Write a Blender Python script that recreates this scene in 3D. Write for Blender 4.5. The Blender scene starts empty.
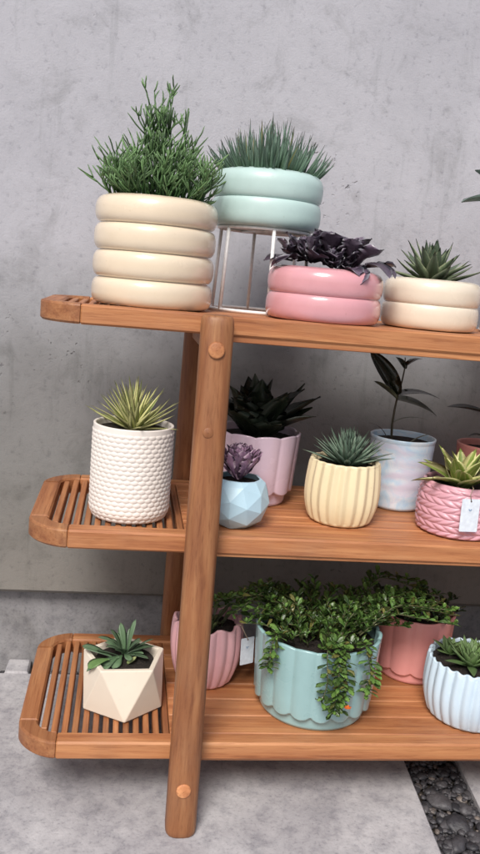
import bpy, math, random
from mathutils import Vector, Matrix, noise
R = math.radians
PI = math.pi
sc = bpy.context.scene
col = sc.collection
random.seed(7)

# ------------------------------------------------------------------ helpers
def tag(o, label=None, cat=None, group=None, kind=None):
    if label: o['label'] = label
    if cat: o['category'] = cat
    if group: o['group'] = group
    if kind: o['kind'] = kind
    return o

def empty(name, loc, rz=0.0):
    o = bpy.data.objects.new(name, None)
    o.empty_display_size = 0.03
    col.objects.link(o)
    o.location = loc
    o.rotation_euler = (0, 0, rz)
    return o

def copy_tree(o, parent=None):
    c = o.copy(); col.objects.link(c)
    if parent is not None: c.parent = parent
    for ch in list(o.children): copy_tree(ch, c)
    return c

class MB:
    """collects polygons, builds one mesh object"""
    def __init__(s): s.v = []; s.f = []; s.c = []
    def add(s, vs, fs, cs=None):
        n = len(s.v)
        s.v += [tuple(v) for v in vs]
        s.f += [tuple(i + n for i in f) for f in fs]
        s.c += list(cs) if cs else [(0, 0, 0, 1)] * len(vs)
    def build(s, name, mat, parent=None, smooth=True, loc=None):
        me = bpy.data.meshes.new(name)
        me.from_pydata(s.v, [], s.f); me.validate(); me.update()
        a = me.color_attributes.new('leafdata', 'FLOAT_COLOR', 'POINT')
        if len(a.data) == len(s.c):
            a.data.foreach_set('color', [x for c in s.c for x in c])
        if smooth: me.polygons.foreach_set('use_smooth', [True] * len(me.polygons))
        me.materials.append(mat)
        o = bpy.data.objects.new(name, me); col.objects.link(o)
        if parent is not None: o.parent = parent
        if loc: o.location = loc
        return o
    def box(s, x0, x1, y0, y1, z0, z1, b=0.0015):
        """box with chamfered long edges (all 12 edges)"""
        b = min(b, (x1-x0)/3, (y1-y0)/3, (z1-z0)/3)
        X = (x0, x1); Y = (y0, y1); Z = (z0, z1)
        vs = []; idx = {}
        for i in (0, 1):
            for j in (0, 1):
                for k in (0, 1):
                    sx = 1-2*i; sy = 1-2*j; sz = 1-2*k
                    for ax in range(3):
                        p = [X[i]+sx*b, Y[j]+sy*b, Z[k]+sz*b]
                        p[ax] = (X[i], Y[j], Z[k])[ax]
                        idx[(i, j, k, ax)] = len(vs); vs.append(p)
        g = lambda i, j, k, a: idx[(i, j, k, a)]
        fs = []
        for i in (0, 1):
            q = [g(i,0,0,0), g(i,1,0,0), g(i,1,1,0), g(i,0,1,0)]; fs.append(q if i else q[::-1])
            q = [g(0,i,0,1), g(0,i,1,1), g(1,i,1,1), g(1,i,0,1)]; fs.append(q if i else q[::-1])
            q = [g(0,0,i,2), g(1,0,i,2), g(1,1,i,2), g(0,1,i,2)]; fs.append(q if i else q[::-1])
        for a in (0, 1):
            for c in (0, 1):
                fs.append([g(a,c,0,0), g(a,c,1,0), g(a,c,1,1), g(a,c,0,1)])
                fs.append([g(a,0,c,0), g(a,1,c,0), g(a,1,c,2), g(a,0,c,2)])
                fs.append([g(0,a,c,1), g(1,a,c,1), g(1,a,c,2), g(0,a,c,2)])
                for d in (0, 1): fs.append([g(a,c,d,0), g(a,c,d,1), g(a,c,d,2)])
        s.add(vs, fs)
    def tube(s, pts, rad, n=6, cs=None, cap=True):
        pts = [Vector(p) for p in pts]
        if not hasattr(rad, '__len__'): rad = [rad]*len(pts)
        vs = []; cc = []
        up = Vector((0.13, 0.31, 0.94))
        for i, p in enumerate(pts):
            d = (pts[min(i+1, len(pts)-1)] - pts[max(i-1, 0)]).normalized()
            a = d.cross(up)
            if a.length < 0.05: a = d.cross(Vector((1, 0, 0)))
            a.normalize(); b = d.cross(a)
            up = b.cross(d) if False else up
            for k in range(n):
                t = 2*PI*k/n
                vs.append(p + (a*math.cos(t) + b*math.sin(t))*rad[i])
                cc.append(cs[i] if cs else (i/max(1, len(pts)-1), 0, 0, 1))
        fs = []
        for i in range(len(pts)-1):
            for k in range(n):
                k2 = (k+1) % n
                fs.append((i*n+k, i*n+k2, (i+1)*n+k2, (i+1)*n+k))
        if cap:
            fs.append(tuple(range(n))[::-1]); fs.append(tuple((len(pts)-1)*n+k for k in range(n)))
        s.add(vs, fs, cc)
    def leaf(s, p0, az, el, L, W, bend=0.5, thick=0.15, cup=0.1, n=7, shape='lance', roll=0.0, rnd=None, twist=0.0, wave=0.0, azb=0.0):
        """tapered leaf: starts at p0, heading az, elevation el, droops by bend"""
        rnd = random.random() if rnd is None else rnd
        p = Vector(p0); vs = []; cc = []
        e = el; a = az
        for i in range(n+1):
            t = i/n
            d = Vector((math.cos(a)*math.cos(e), math.sin(a)*math.cos(e), math.sin(e)))
            side = Vector((-math.sin(a), math.cos(a), 0))
            nr = side.cross(d); nr = -nr if nr.z < 0 and abs(e) < PI/2 else nr
            rr = roll + twist*t
            sd = side*math.cos(rr) + nr*math.sin(rr); nn = nr*math.cos(rr) - side*math.sin(rr)
            if shape == 'spike': w = (1-t)**0.8*(0.75+0.25*math.sin(min(1, t*4)*PI/2))
            elif shape == 'lance': w = (math.sin(PI*(0.12+0.88*t)**0.75))**0.85 if t < 1 else 0
            elif shape == 'ovate': w = math.sin(PI*(0.05+0.95*t)**0.9)**0.6 if t < 1 else 0
            elif shape == 'spoon': w = (0.22+0.78*math.sin(PI*min(1, t)**1.9)**0.7) if t < 1 else 0
            elif shape == 'agave': w = (0.55+0.45*math.sin(min(1, t*2.2)*PI/2))*(1-max(0, (t-0.35)/0.65)**1.6)
            w = max(w, 0.02)*W/2
            th = thick*W*max(0.12, (1-t)**0.5)
            wv = wave*W*math.sin(t*15+rnd*9)
            wv2 = wave*W*math.sin(t*13+rnd*17+2)
            vs += [p - sd*w + nn*(cup*w*2+wv), p - sd*w*0.5 + nn*(th*0.35+cup*w*0.5), p + nn*th*0.4,
                   p + sd*w*0.5 + nn*(th*0.35+cup*w*0.5), p + sd*w + nn*(cup*w*2+wv2), p - nn*th*0.6]
            cc += [(t, 1, rnd, 1), (t, .5, rnd, 1), (t, 0, rnd, 1), (t, .5, rnd, 1), (t, 1, rnd, 1), (t, .6, rnd, 1)]
            p = p + d*(L/n)
            e -= bend/n; a += azb/n
        fs = []
        for i in range(n):
            for k in range(6):
                k2 = (k+1) % 6
                fs.append((i*6+k, i*6+k2, (i+1)*6+k2, (i+1)*6+k))
        fs.append((0, 1, 2, 3, 4, 5)); m = n*6; fs.append((m+5, m+4, m+3, m+2, m+1, m))
        s.add(vs, fs, cc)

# ------------------------------------------------------------------ materials
def newmat(name):
    m = bpy.data.materials.new(name); m.use_nodes = True
    nt = m.node_tree; b = nt.nodes['Principled BSDF']
    return m, nt, b
def N(nt, typ, **kw):
    n = nt.nodes.new(typ)
    for k, v in kw.items():
        if hasattr(n, k): setattr(n, k, v)
        else: n.inputs[k].default_value = v
    return n
def ramp(nt, stops):
    r = nt.nodes.new('ShaderNodeValToRGB'); el = r.color_ramp.elements
    while len(el) < len(stops): el.new(0.5)
    for e, (p, c) in zip(el, stops): e.position = p; e.color = (*c, 1) if len(c) == 3 else c
    return r
def mix(nt, a, b, fac, mode='MIX'):
    m = nt.nodes.new('ShaderNodeMix'); m.data_type = 'RGBA'; m.blend_type = mode
    for sock, v in ((m.inputs[0], fac), (m.inputs[6], a), (m.inputs[7], b)):
        if isinstance(v, (int, float)): sock.default_value = v
        elif isinstance(v, tuple): sock.default_value = (*v, 1) if len(v) == 3 else v
        else: nt.links.new(v, sock)
    return m.outputs[2]
def coords(nt, scale=(1, 1, 1), loc=(0, 0, 0), rnd=0.0):
    tc = nt.nodes.new('ShaderNodeTexCoord'); mp = nt.nodes.new('ShaderNodeMapping')
    mp.inputs['Scale'].default_value = scale; mp.inputs['Location'].default_value = loc
    src = tc.outputs['Object']
    if rnd:
        g = nt.nodes.new('ShaderNodeNewGeometry'); v = nt.nodes.new('ShaderNodeVectorMath'); v.operation = 'ADD'
        s = nt.nodes.new('ShaderNodeVectorMath'); s.operation = 'SCALE'; s.inputs[3].default_value = rnd
        c = nt.nodes.new('ShaderNodeCombineXYZ')
        for i in range(3): nt.links.new(g.outputs['Random Per Island'], c.inputs[i])
        nt.links.new(c.outputs[0], s.inputs[0]); nt.links.new(s.outputs[0], v.inputs[0]); nt.links.new(src, v.inputs[1])
        src = v.outputs[0]
    nt.links.new(src, mp.inputs[0])
    return mp.outputs[0]
def noise_n(nt, vec, scale, detail=4, rough=0.55, dist=0.0):
    n = nt.nodes.new('ShaderNodeTexNoise'); nt.links.new(vec, n.inputs['Vector'])
    n.inputs['Scale'].default_value = scale; n.inputs['Detail'].default_value = detail
    n.inputs['Roughness'].default_value = rough; n.inputs['Distortion'].default_value = dist
    return n.outputs['Fac']
def bump(nt, b, h, strength=0.3, dist=0.002, prev=None):
    n = nt.nodes.new('ShaderNodeBump'); n.inputs['Strength'].default_value = strength
    n.inputs['Distance'].default_value = dist
    nt.links.new(h, n.inputs['Height'])
    if prev is not None: nt.links.new(prev, n.inputs['Normal'])
    nt.links.new(n.outputs[0], b.inputs['Normal'])
    return n.outputs[0]

def wood(name, axis, dark=1.0):
    m, nt, b = newmat(name)
    sc_ = [26, 26, 26]; sc_[axis] = 1.3
    v = coords(nt, tuple(sc_), rnd=3.7)
    n1 = noise_n(nt, v, 2.4, 6, 0.68, 0.25)
    n2 = noise_n(nt, v, 11.0, 4, 0.65)
    w = nt.nodes.new('ShaderNodeTexWave'); nt.links.new(v, w.inputs[0])
    w.bands_direction = 'XYZ'[(axis+1) % 3] if False else 'DIAGONAL'
    w.inputs['Scale'].default_value = 0.9; w.inputs['Distortion'].default_value = 5; w.inputs['Detail'].default_value = 2
    c1 = ramp(nt, [(0.28, (0.25*dark, 0.085*dark, 0.033*dark)), (0.46, (0.43*dark, 0.175*dark, 0.070*dark)), (0.72, (0.62*dark, 0.305*dark, 0.135*dark))])
    nt.links.new(n1, c1.inputs[0])
    c2 = mix(nt, c1.outputs[0], (0.30*dark, 0.11*dark, 0.045*dark), 0.0)
    mm = nt.nodes.new('ShaderNodeMath'); mm.operation = 'MULTIPLY'; mm.inputs[1].default_value = 0.35
    nt.links.new(w.outputs['Fac'], mm.inputs[0])
    c3 = mix(nt, c1.outputs[0], (0.30*dark, 0.11*dark, 0.045*dark), mm.outputs[0])
    g = nt.nodes.new('ShaderNodeNewGeometry')
    rr = ramp(nt, [(0, (0.78, 0.76, 0.74)), (1, (1.14, 1.12, 1.1))]); nt.links.new(g.outputs['Random Per Island'], rr.inputs[0])
    c4 = mix(nt, c3, rr.outputs[0], 1.0, 'MULTIPLY')
    gl = ramp(nt, [(0.34, (0.70, 0.61, 0.55)), (0.46, (1, 1, 1)), (0.72, (1.08, 1.08, 1.06))]); nt.links.new(n2, gl.inputs[0])
    c4 = mix(nt, c4, gl.outputs[0], 0.75, 'MULTIPLY')
    pn = noise_n(nt, coords(nt), 7, 5, 0.7); pr = ramp(nt, [(0.52, (0, 0, 0)), (0.75, (0.22, 0.22, 0.22))]); nt.links.new(pn, pr.inputs[0])
    c4 = mix(nt, c4, (0.33*dark, 0.21*dark, 0.14*dark), pr.outputs[0])
    nt.links.new(c4, b.inputs['Base Color'])
    b.inputs['Roughness'].default_value = 0.52
    bump(nt, b, n2, 0.4, 0.0012)
    return m

def glaze(name, c, rough=0.3, coat=0.4, var=0.08, spec=0.5, bs=0.04):
    m, nt, b = newmat(name)
    v = coords(nt)
    n1 = noise_n(nt, v, 14, 4, 0.6); n2 = noise_n(nt, v, 160, 3, 0.6); n3 = noise_n(nt, v, 420, 2, 0.5)
    lo = tuple(x*(1-var) for x in c); hi = tuple(min(0.88, x*(1+var)) for x in c)
    r = ramp(nt, [(0.3, lo), (0.7, hi)]); nt.links.new(n1, r.inputs[0])
    sp = ramp(nt, [(0.27, (0.8, 0.76, 0.70)), (0.33, (1, 1, 1))]); nt.links.new(n2, sp.inputs[0])
    nt.links.new(mix(nt, r.outputs[0], sp.outputs[0], 0.35, 'MULTIPLY'), b.inputs['Base Color'])
    rr = ramp(nt, [(0.3, (rough*0.8,)*3), (0.7, (min(1, rough*1.3),)*3)]); nt.links.new(n1, rr.inputs[0])
    nt.links.new(rr.outputs[0], b.inputs['Roughness'])
    b.inputs['Coat Weight'].default_value = coat; b.inputs['Coat Roughness'].default_value = 0.12
    n4 = noise_n(nt, v, 32, 2, 0.5); p = bump(nt, b, n4, 0.10, 0.004)
    bump(nt, b, n3, bs, 0.001, p)
    return m

def leafmat(name, base, tip, edge=None, edge0=0.7, var=0.25, rough=0.45, coat=0.0, tw=0.6, trans=0.0, center=None, aged=None):
    m, nt, b = newmat(name)
    a = nt.nodes.new('ShaderNodeAttribute'); a.attribute_name = 'leafdata'
    sp = nt.nodes.new('ShaderNodeSeparateColor'); nt.links.new(a.outputs['Color'], sp.inputs[0])
    r = ramp(nt, [(0.05, base), (tw, tuple((x+y)/2 for x, y in zip(base, tip))), (1.0, tip)])
    nt.links.new(sp.outputs[0], r.inputs[0]); c = r.outputs[0]
    v = coords(nt); nn = noise_n(nt, v, 90, 3, 0.6)
    if center:
        q = ramp(nt, [(0.0, (1, 1, 1)), (0.45, (0, 0, 0))]); nt.links.new(sp.outputs[1], q.inputs[0])
        c = mix(nt, c, center, q.outputs[0])
    if edge:
        q = ramp(nt, [(edge0, (0, 0, 0)), (min(1, edge0+0.15), (1, 1, 1))]); nt.links.new(sp.outputs[1], q.inputs[0])
        c = mix(nt, c, edge, q.outputs[0])
    rv = ramp(nt, [(0, (1-var,)*3), (1, (1+var, 1+var, 1+var*0.8))]); nt.links.new(sp.outputs[2], rv.inputs[0])
    c = mix(nt, c, rv.outputs[0], 1.0, 'MULTIPLY')
    if aged:
        qa = ramp(nt, [(0.0, (0.7, 0.7, 0.7)), (0.05, (0.45, 0.45, 0.45)), (0.10, (0, 0, 0)), (1.0, (0, 0, 0))]); nt.links.new(sp.outputs[2], qa.inputs[0])
        c = mix(nt, c, aged, qa.outputs[0])
        qb = ramp(nt, [(0.90, (0, 0, 0)), (1.0, (0.75, 0.75, 0.75))]); nt.links.new(sp.outputs[0], qb.inputs[0])
        c = mix(nt, c, (0.20, 0.12, 0.06), qb.outputs[0])
    rn = ramp(nt, [(0.3, (0.82, 0.82, 0.82)), (0.7, (1.12, 1.12, 1.12))]); nt.links.new(nn, rn.inputs[0])
    c = mix(nt, c, rn.outputs[0], 1.0, 'MULTIPLY')
    nt.links.new(c, b.inputs['Base Color'])
    b.inputs['Roughness'].default_value = rough
    b.inputs['Coat Weight'].default_value = coat; b.inputs['Coat Roughness'].default_value = 0.15
    b.inputs['Transmission Weight'].default_value = 0
    if trans: b.inputs['Subsurface Weight'].default_value = trans; b.inputs['Subsurface Radius'].default_value = (0.004, 0.006, 0.002); b.inputs['Subsurface Scale'].default_value = 0.5
    bump(nt, b, nn, 0.15, 0.001)
    return m

def plain(name, c, rough=0.6, metal=0.0, bs=0.0, coat=0.0):
    m, nt, b = newmat(name)
    v = coords(nt); n = noise_n(nt, v, 120, 3)
    r = ramp(nt, [(0.3, tuple(x*0.88 for x in c)), (0.7, tuple(min(0.9, x*1.08) for x in c))]); nt.links.new(n, r.inputs[0])
    nt.links.new(r.outputs[0], b.inputs['Base Color'])
    b.inputs['Roughness'].default_value = rough; b.inputs['Metallic'].default_value = metal
    b.inputs['Coat Weight'].default_value = coat
    if bs: bump(nt, b, n, bs, 0.002)
    return m

def concrete_wall():
    m, nt, b = newmat('rendered concrete')
    v = coords(nt)
    big = noise_n(nt, v, 2.6, 5, 0.6, 0.4); mid = noise_n(nt, v, 11, 6, 0.68, 0.5); fine = noise_n(nt, v, 75, 5, 0.7); grit = noise_n(nt, v, 300, 3, 0.6)
    r = ramp(nt, [(0.30, (0.405, 0.405, 0.435)), (0.5, (0.455, 0.455, 0.485)), (0.70, (0.49, 0.49, 0.52))]); nt.links.new(big, r.inputs[0])
    r2 = ramp(nt, [(0.34, (0.72, 0.72, 0.71)), (0.46, (0.97, 0.97, 0.97)), (0.75, (1.08, 1.08, 1.08))]); nt.links.new(mid, r2.inputs[0])
    c = mix(nt, r.outputs[0], r2.outputs[0], 0.7, 'MULTIPLY')
    r3 = ramp(nt, [(0.30, (0.66, 0.66, 0.68)), (0.44, (1, 1, 1)), (0.8, (1.06, 1.06, 1.06))]); nt.links.new(fine, r3.inputs[0])
    c = mix(nt, c, r3.outputs[0], 0.75, 'MULTIPLY')
    # dark pits and lichen specks, in clusters
    vo = nt.nodes.new('ShaderNodeTexVoronoi'); vo.inputs['Scale'].default_value = 55; vo.inputs['Randomness'].default_value = 1
    dv = nt.nodes.new('ShaderNodeVectorMath'); dv.operation = 'ADD'
    nz = nt.nodes.new('ShaderNodeTexNoise'); nt.links.new(v, nz.inputs[0]); nz.inputs['Scale'].default_value = 90
    sv = nt.nodes.new('ShaderNodeVectorMath'); sv.operation = 'SCALE'; sv.inputs[3].default_value = 0.03
    nt.links.new(nz.outputs['Color'], sv.inputs[0]); nt.links.new(v, dv.inputs[0]); nt.links.new(sv.outputs[0], dv.inputs[1]); nt.links.new(dv.outputs[0], vo.inputs[0])
    rp = ramp(nt, [(0.10, (1, 1, 1)), (0.24, (0, 0, 0))]); nt.links.new(vo.outputs['Distance'], rp.inputs[0])
    cl = noise_n(nt, coords(nt, loc=(3.3, 1, 2.1)), 5.5, 4, 0.7); rc = ramp(nt, [(0.58, (0, 0, 0)), (0.70, (1, 1, 1))]); nt.links.new(cl, rc.inputs[0])
    pm = nt.nodes.new('ShaderNodeMath'); pm.operation = 'MULTIPLY'; nt.links.new(rp.outputs[0], pm.inputs[0]); nt.links.new(rc.outputs[0], pm.inputs[1])
    ps = nt.nodes.new('ShaderNodeMath'); ps.operation = 'MULTIPLY'; ps.inputs[1].default_value = 0.75; nt.links.new(pm.outputs[0], ps.inputs[0])
    c = mix(nt, c, (0.10, 0.10, 0.11), ps.outputs[0])
    # drip streaks
    vs = coords(nt, (9, 9, 0.9)); st = noise_n(nt, vs, 3.0, 5, 0.65); rs = ramp(nt, [(0.30, (0.74, 0.75, 0.74)), (0.43, (1, 1, 1))]); nt.links.new(st, rs.inputs[0])
    c = mix(nt, c, rs.outputs[0], 0.75, 'MULTIPLY')
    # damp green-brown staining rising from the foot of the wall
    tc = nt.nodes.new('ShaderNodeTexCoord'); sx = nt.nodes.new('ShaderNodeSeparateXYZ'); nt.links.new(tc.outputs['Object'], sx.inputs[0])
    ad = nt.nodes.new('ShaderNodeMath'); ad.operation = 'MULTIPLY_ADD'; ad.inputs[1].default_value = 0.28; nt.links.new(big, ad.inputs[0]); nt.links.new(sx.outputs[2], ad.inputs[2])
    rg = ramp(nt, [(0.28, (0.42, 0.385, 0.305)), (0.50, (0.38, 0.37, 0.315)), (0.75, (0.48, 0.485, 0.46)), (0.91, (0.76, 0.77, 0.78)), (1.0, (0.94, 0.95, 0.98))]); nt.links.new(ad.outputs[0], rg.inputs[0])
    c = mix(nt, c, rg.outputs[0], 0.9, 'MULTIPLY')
    nt.links.new(c, b.inputs['Base Color']); b.inputs['Roughness'].default_value = 0.88
    p = bump(nt, b, mid, 0.22, 0.005)
    p = bump(nt, b, fine, 0.35, 0.002, p)
    p = bump(nt, b, grit, 0.3, 0.001, p)
    inv = nt.nodes.new('ShaderNodeMath'); inv.operation = 'SUBTRACT'; inv.inputs[0].default_value = 1; nt.links.new(pm.outputs[0], inv.inputs[1])
    bump(nt, b, inv.outputs[0], 0.7, 0.004, p)
    return m

def slab_mat(name, lo, hi, dk):
    m, nt, b = newmat(name)
    v = coords(nt)
    big = noise_n(nt, v, 5, 6, 0.62, 0.5); mid = noise_n(nt, v, 30, 5, 0.7); fine = noise_n(nt, v, 170, 4, 0.7)
    r = ramp(nt, [(0.30, dk), (0.45, lo), (0.68, hi)]); nt.links.new(big, r.inputs[0])
    r2 = ramp(nt, [(0.33, (0.62, 0.62, 0.65)), (0.5, (1, 1, 1)), (0.68, (1.18, 1.18, 1.17))]); nt.links.new(mid, r2.inputs[0])
    c = mix(nt, r.outputs[0], r2.outputs[0], 0.8, 'MULTIPLY')
    r3 = ramp(nt, [(0.32, (0.62, 0.62, 0.64)), (0.45, (1, 1, 1)), (0.7, (1.1, 1.1, 1.1))]); nt.links.new(fine, r3.inputs[0])
    c = mix(nt, c, r3.outputs[0], 0.75, 'MULTIPLY')
    nt.links.new(c, b.inputs['Base Color']); b.inputs['Roughness'].default_value = 0.85
    p = bump(nt, b, mid, 0.3, 0.003); bump(nt, b, fine, 0.4, 0.0015, p)
    return m

def soil_mat():
    m, nt, b = newmat('potting soil')
    v = coords(nt); n = noise_n(nt, v, 260, 4, 0.7)
    r = ramp(nt, [(0.35, (0.008, 0.006, 0.005)), (0.6, (0.03, 0.02, 0.015)), (0.75, (0.09, 0.065, 0.045))]); nt.links.new(n, r.inputs[0])
    nt.links.new(r.outputs[0], b.inputs['Base Color']); b.inputs['Roughness'].default_value = 0.95
    bump(nt, b, n, 0.9, 0.004)
    return m

def gravel_mat():
    m, nt, b = newmat('dark river gravel')
    g = nt.nodes.new('ShaderNodeNewGeometry')
    r = ramp(nt, [(0, (0.03, 0.03, 0.035)), (0.5, (0.06, 0.058, 0.064)), (0.93, (0.10, 0.095, 0.10)), (0.97, (0.17, 0.14, 0.12)), (1, (0.24, 0.21, 0.19))])
    nt.links.new(g.outputs['Random Per Island'], r.inputs[0])
    v = coords(nt); n = noise_n(nt, v, 220, 4, 0.65); rn = ramp(nt, [(0.3, (0.6, 0.6, 0.6)), (0.7, (1.3, 1.3, 1.3))]); nt.links.new(n, rn.inputs[0])
    nt.links.new(mix(nt, r.outputs[0], rn.outputs[0], 0.8, 'MULTIPLY'), b.inputs['Base Color'])
    b.inputs['Roughness'].default_value = 0.5
    bump(nt, b, n, 0.5, 0.002)
    return m

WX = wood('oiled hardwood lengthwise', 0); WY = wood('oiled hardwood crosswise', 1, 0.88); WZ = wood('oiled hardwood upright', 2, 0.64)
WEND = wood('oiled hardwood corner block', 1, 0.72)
WPEG = wood('pale dowel wood', 1, 1.0); WPEGL = wood('bleached dowel wood', 1, 1.35)
SOIL = soil_mat()
WIRE = plain('white powder coated wire', (0.86, 0.86, 0.86), 0.4, 0, 0, 0.2)
CARD = plain('white card', (0.70, 0.76, 0.84), 0.7)
INK = plain('blue ink', (0.16, 0.28, 0.45), 0.7)
STRING = plain('jute string', (0.42, 0.33, 0.24), 0.9, 0, 0.4)

# ------------------------------------------------------------------ setting
def wall_mesh(x0, x1, z0, z1, yf, t, nx=2, nz=2):
    m = MB(); m.box(x0, x1, yf, yf+t, z0, z1, 0.004); return m
YW = 0.396
wall = empty('concrete_wall', (0, YW, 0))
tag(wall, 'weathered pale grey rendered concrete wall with dark pits behind the plant shelf', 'wall')
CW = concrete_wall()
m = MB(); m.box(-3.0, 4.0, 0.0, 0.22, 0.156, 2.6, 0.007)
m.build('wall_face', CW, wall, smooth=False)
m = MB(); m.box(-3.0, 4.0, 0.036, 0.21, -0.05, 0.1555, 0.003)
m.build('plinth', slab_mat('plinth concrete', (0.24, 0.235, 0.24), (0.31, 0.305, 0.31), (0.17, 0.165, 0.16)), wall, smooth=False)

# earth under everything
m = MB(); m.add([(-30, -40, -0.03), (30, -40, -0.03), (30, 30, -0.03), (-30, 30, -0.03)], [(0, 1, 2, 3)])
tag(m.build('ground', plain('bare earth', (0.10, 0.085, 0.07), 0.95, 0, 0.5), None, False), 'bare dark earth under the gravel and slabs', 'ground', kind='structure')
SL = slab_mat('pale paving concrete', (0.36, 0.35, 0.365), (0.49, 0.48, 0.49), (0.25, 0.245, 0.26))
def slab(name, pts, z0, z1, mat, label, cat='paving'):
    n = len(pts); b = 0.004
    c = Vector((sum(p[0] for p in pts)/n, sum(p[1] for p in pts)/n))
    ins = []
    for p in pts:
        d = (c - Vector(p)).normalized()*b*1.3; ins.append((p[0]+d.x, p[1]+d.y))
    vs = [(x, y, z0) for x, y in pts] + [(x, y, z1-b) for x, y in pts] + [(x, y, z1) for x, y in ins]
    fs = []
    for k in range(n):
        k2 = (k+1) % n
        fs += [(k, k2, n+k2, n+k), (n+k, n+k2, 2*n+k2, 2*n+k)]
    fs.append(tuple(2*n+k for k in range(n)))
    mm = MB(); mm.add(vs, fs)
    return tag(mm.build(name, mat, None, False), label, cat, kind='structure')
slab('pavement', [(-4, -6), (0.20, -6), (0.615, -0.2), (0.641, 0.09), (0.66, 0.378), (-4, 0.372)], -0.05, 0.0, SL, 'large pale concrete slab under the plant shelf')
slab('side_pavement', [(0.715, -0.12), (0.60, -2.5), (6, -2.5), (6, 0.20), (0.75, 0.20)], -0.05, 0.0, SL, 'pale slab beyond the gravel strip on the right')
kerb = slab('concrete_strip', [(-0.073, 0.373), (-0.027, 0.373), (-0.028, 0.429), (-0.072, 0.429)], -0.05, 0.003, SL, 'short concrete strip bridging the gutter at the wall foot')

def stone(mb, x, y, z, s, seed):
    # low-poly irregular pebble
    t = (1+5**0.5)/2
    vs = [Vector(v).normalized() for v in ((-1,t,0),(1,t,0),(-1,-t,0),(1,-t,0),(0,-1,t),(0,1,t),(0,-1,-t),(0,1,-t),(t,0,-1),(t,0,1),(-t,0,-1),(-t,0,1))]
    fs = [(0,11,5),(0,5,1),(0,1,7),(0,7,10),(0,10,11),(1,5,9),(5,11,4),(11,10,2),(10,7,6),(7,1,8),(3,9,4),(3,4,2),(3,2,6),(3,6,8),(3,8,9),(4,9,5),(2,4,11),(6,2,10),(8,6,7),(9,8,1)]
    for _ in range(1 if s < 0.012 else 2):
        e = {}; nf = []
        def mid(a, b):
            k = (min(a, b), max(a, b))
            if k not in e: e[k] = len(vs); vs.append(((vs[a]+vs[b])/2).normalized())
            return e[k]
        for a, b, c in fs:
            ab, bc, ca = mid(a, b), mid(b, c), mid(c, a); nf += [(a, ab, ca), (b, bc, ab), (c, ca, bc), (ab, bc, ca)]
        fs = nf
    rot = Matrix.Rotation(seed*1.7, 3, 'Z') @ Matrix.Rotation(seed*0.9, 3, 'X')
    sx, sy, sz = random.uniform(0.8, 1.4), random.uniform(0.7, 1.1), random.uniform(0.35, 0.65)
    out = []
    for v in vs:
        k = 1 + 0.32*noise.noise(v*1.4 + Vector((seed, 0, 0)))
        q = Matrix.Rotation(seed*2.3, 3, 'Z') @ Vector((v.x*sx*s*k, v.y*sy*s*k, v.z*sz*s*k))
        out.append((q.x+x, q.y+y, q.z+z))
    mb.add(out, fs)
gv = MB()
def gx(y): return (0.60+ (y+0.2)*0.16, 0.735+(y+0.2)*0.10)
rs = random.Random(3)
for i in range(2600):
    y = rs.uniform(-0.40, 0.42); a, b_ = gx(y)
    x = rs.uniform(a-0.004, max(b_, a+0.11)); s = rs.choice([0.0025, 0.003, 0.004, 0.005, 0.006, 0.009])
    stone(gv, x, y, -0.022+rs.uniform(0, 0.010)+s*0.2, s, i*0.37)
for (x, y, s) in ((0.672, 0.0, .022), (0.676, -0.055, .024), (0.70, -0.09, .020), (0.705, -0.02, .017), (0.66, -0.10, .02), (0.69, 0.045, .016), (0.715,0.03,.014)):
    stone(gv, x, y, -0.014, s*0.8, x*91+y*37)
for i in range(700):
    x = rs.uniform(-0.7, 0.9); y = rs.uniform(0.380, 0.430)
    if -0.078 < x < -0.022: continue
    stone(gv, x, y, -0.026+rs.uniform(0, 0.007), rs.choice([0.003, 0.004, 0.006, 0.008]), i*0.53)
tag(gv.build('gravel', gravel_mat(), None, True), 'dark wet gravel filling the gap beside the slab and the gutter', 'gravel', kind='stuff')

# ------------------------------------------------------------------ plant shelf
Z = {1: 0.738, 2: 0.428, 3: 0.1174}
FR = {1: 0.0, 2: -0.0232, 3: -0.0455}
BK = {1: 0.262, 2: 0.2846, 3: 0.3107}
LX = {1: 0.0, 2: -0.001, 3: -0.001}
T = 0.0275
XR = 1.20                                    # right end, out of the picture
shelf = empty('plant_shelf', (0, 0, 0))
tag(shelf, 'three tier reddish hardwood plant shelf with slatted ends and splayed legs', 'plant shelf')
def legx(z, side=0): return 0.2425
def front_leg_y(z): return -0.0225 - 0.001 + FR[1] - (Z[1]-z)*0.0735
def back_leg_y(z): return 0.0225 + 0.001 + BK[1] + (Z[1]-z)*0.079

def corner_pts(cx, cy, r, a0, a1, n=8):
    return [(cx+r*math.cos(a0+(a1-a0)*k/n), cy+r*math.sin(a0+(a1-a0)*k/n)) for k in range(n+1)]
def band(mb, outer, inner, z0, z1, bev=0.003):
    """solid curved strip between two polylines of equal length, top edges eased"""
    n = len(outer); vs = []
    for (ox, oy), (ix, iy) in zip(outer, inner):
        d = Vector((ix-ox, iy-oy)).normalized()
        a = Vector((ox, oy)); b = Vector((ix, iy))
        for p, z in ((a, z0+bev), (a, z1-bev), (a+d*bev*0.3, z1-bev*0.3), (a+d*bev, z1), (b-d*bev, z1), (b, z1-bev), (b, z0+bev), (b-d*bev, z0), (a+d*bev, z0)):
            vs.append((p.x, p.y, z))
    k = 9; fs = []
    for i in range(n-1):
        for j in range(k):
            j2 = (j+1) % k; fs.append((i*k+j, i*k+j2, (i+1)*k+j2, (i+1)*k+j))
    fs.append(tuple(range(k))[::-1]); fs.append(tuple((n-1)*k+j for j in range(k)))
    mb.add(vs, fs)

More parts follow.
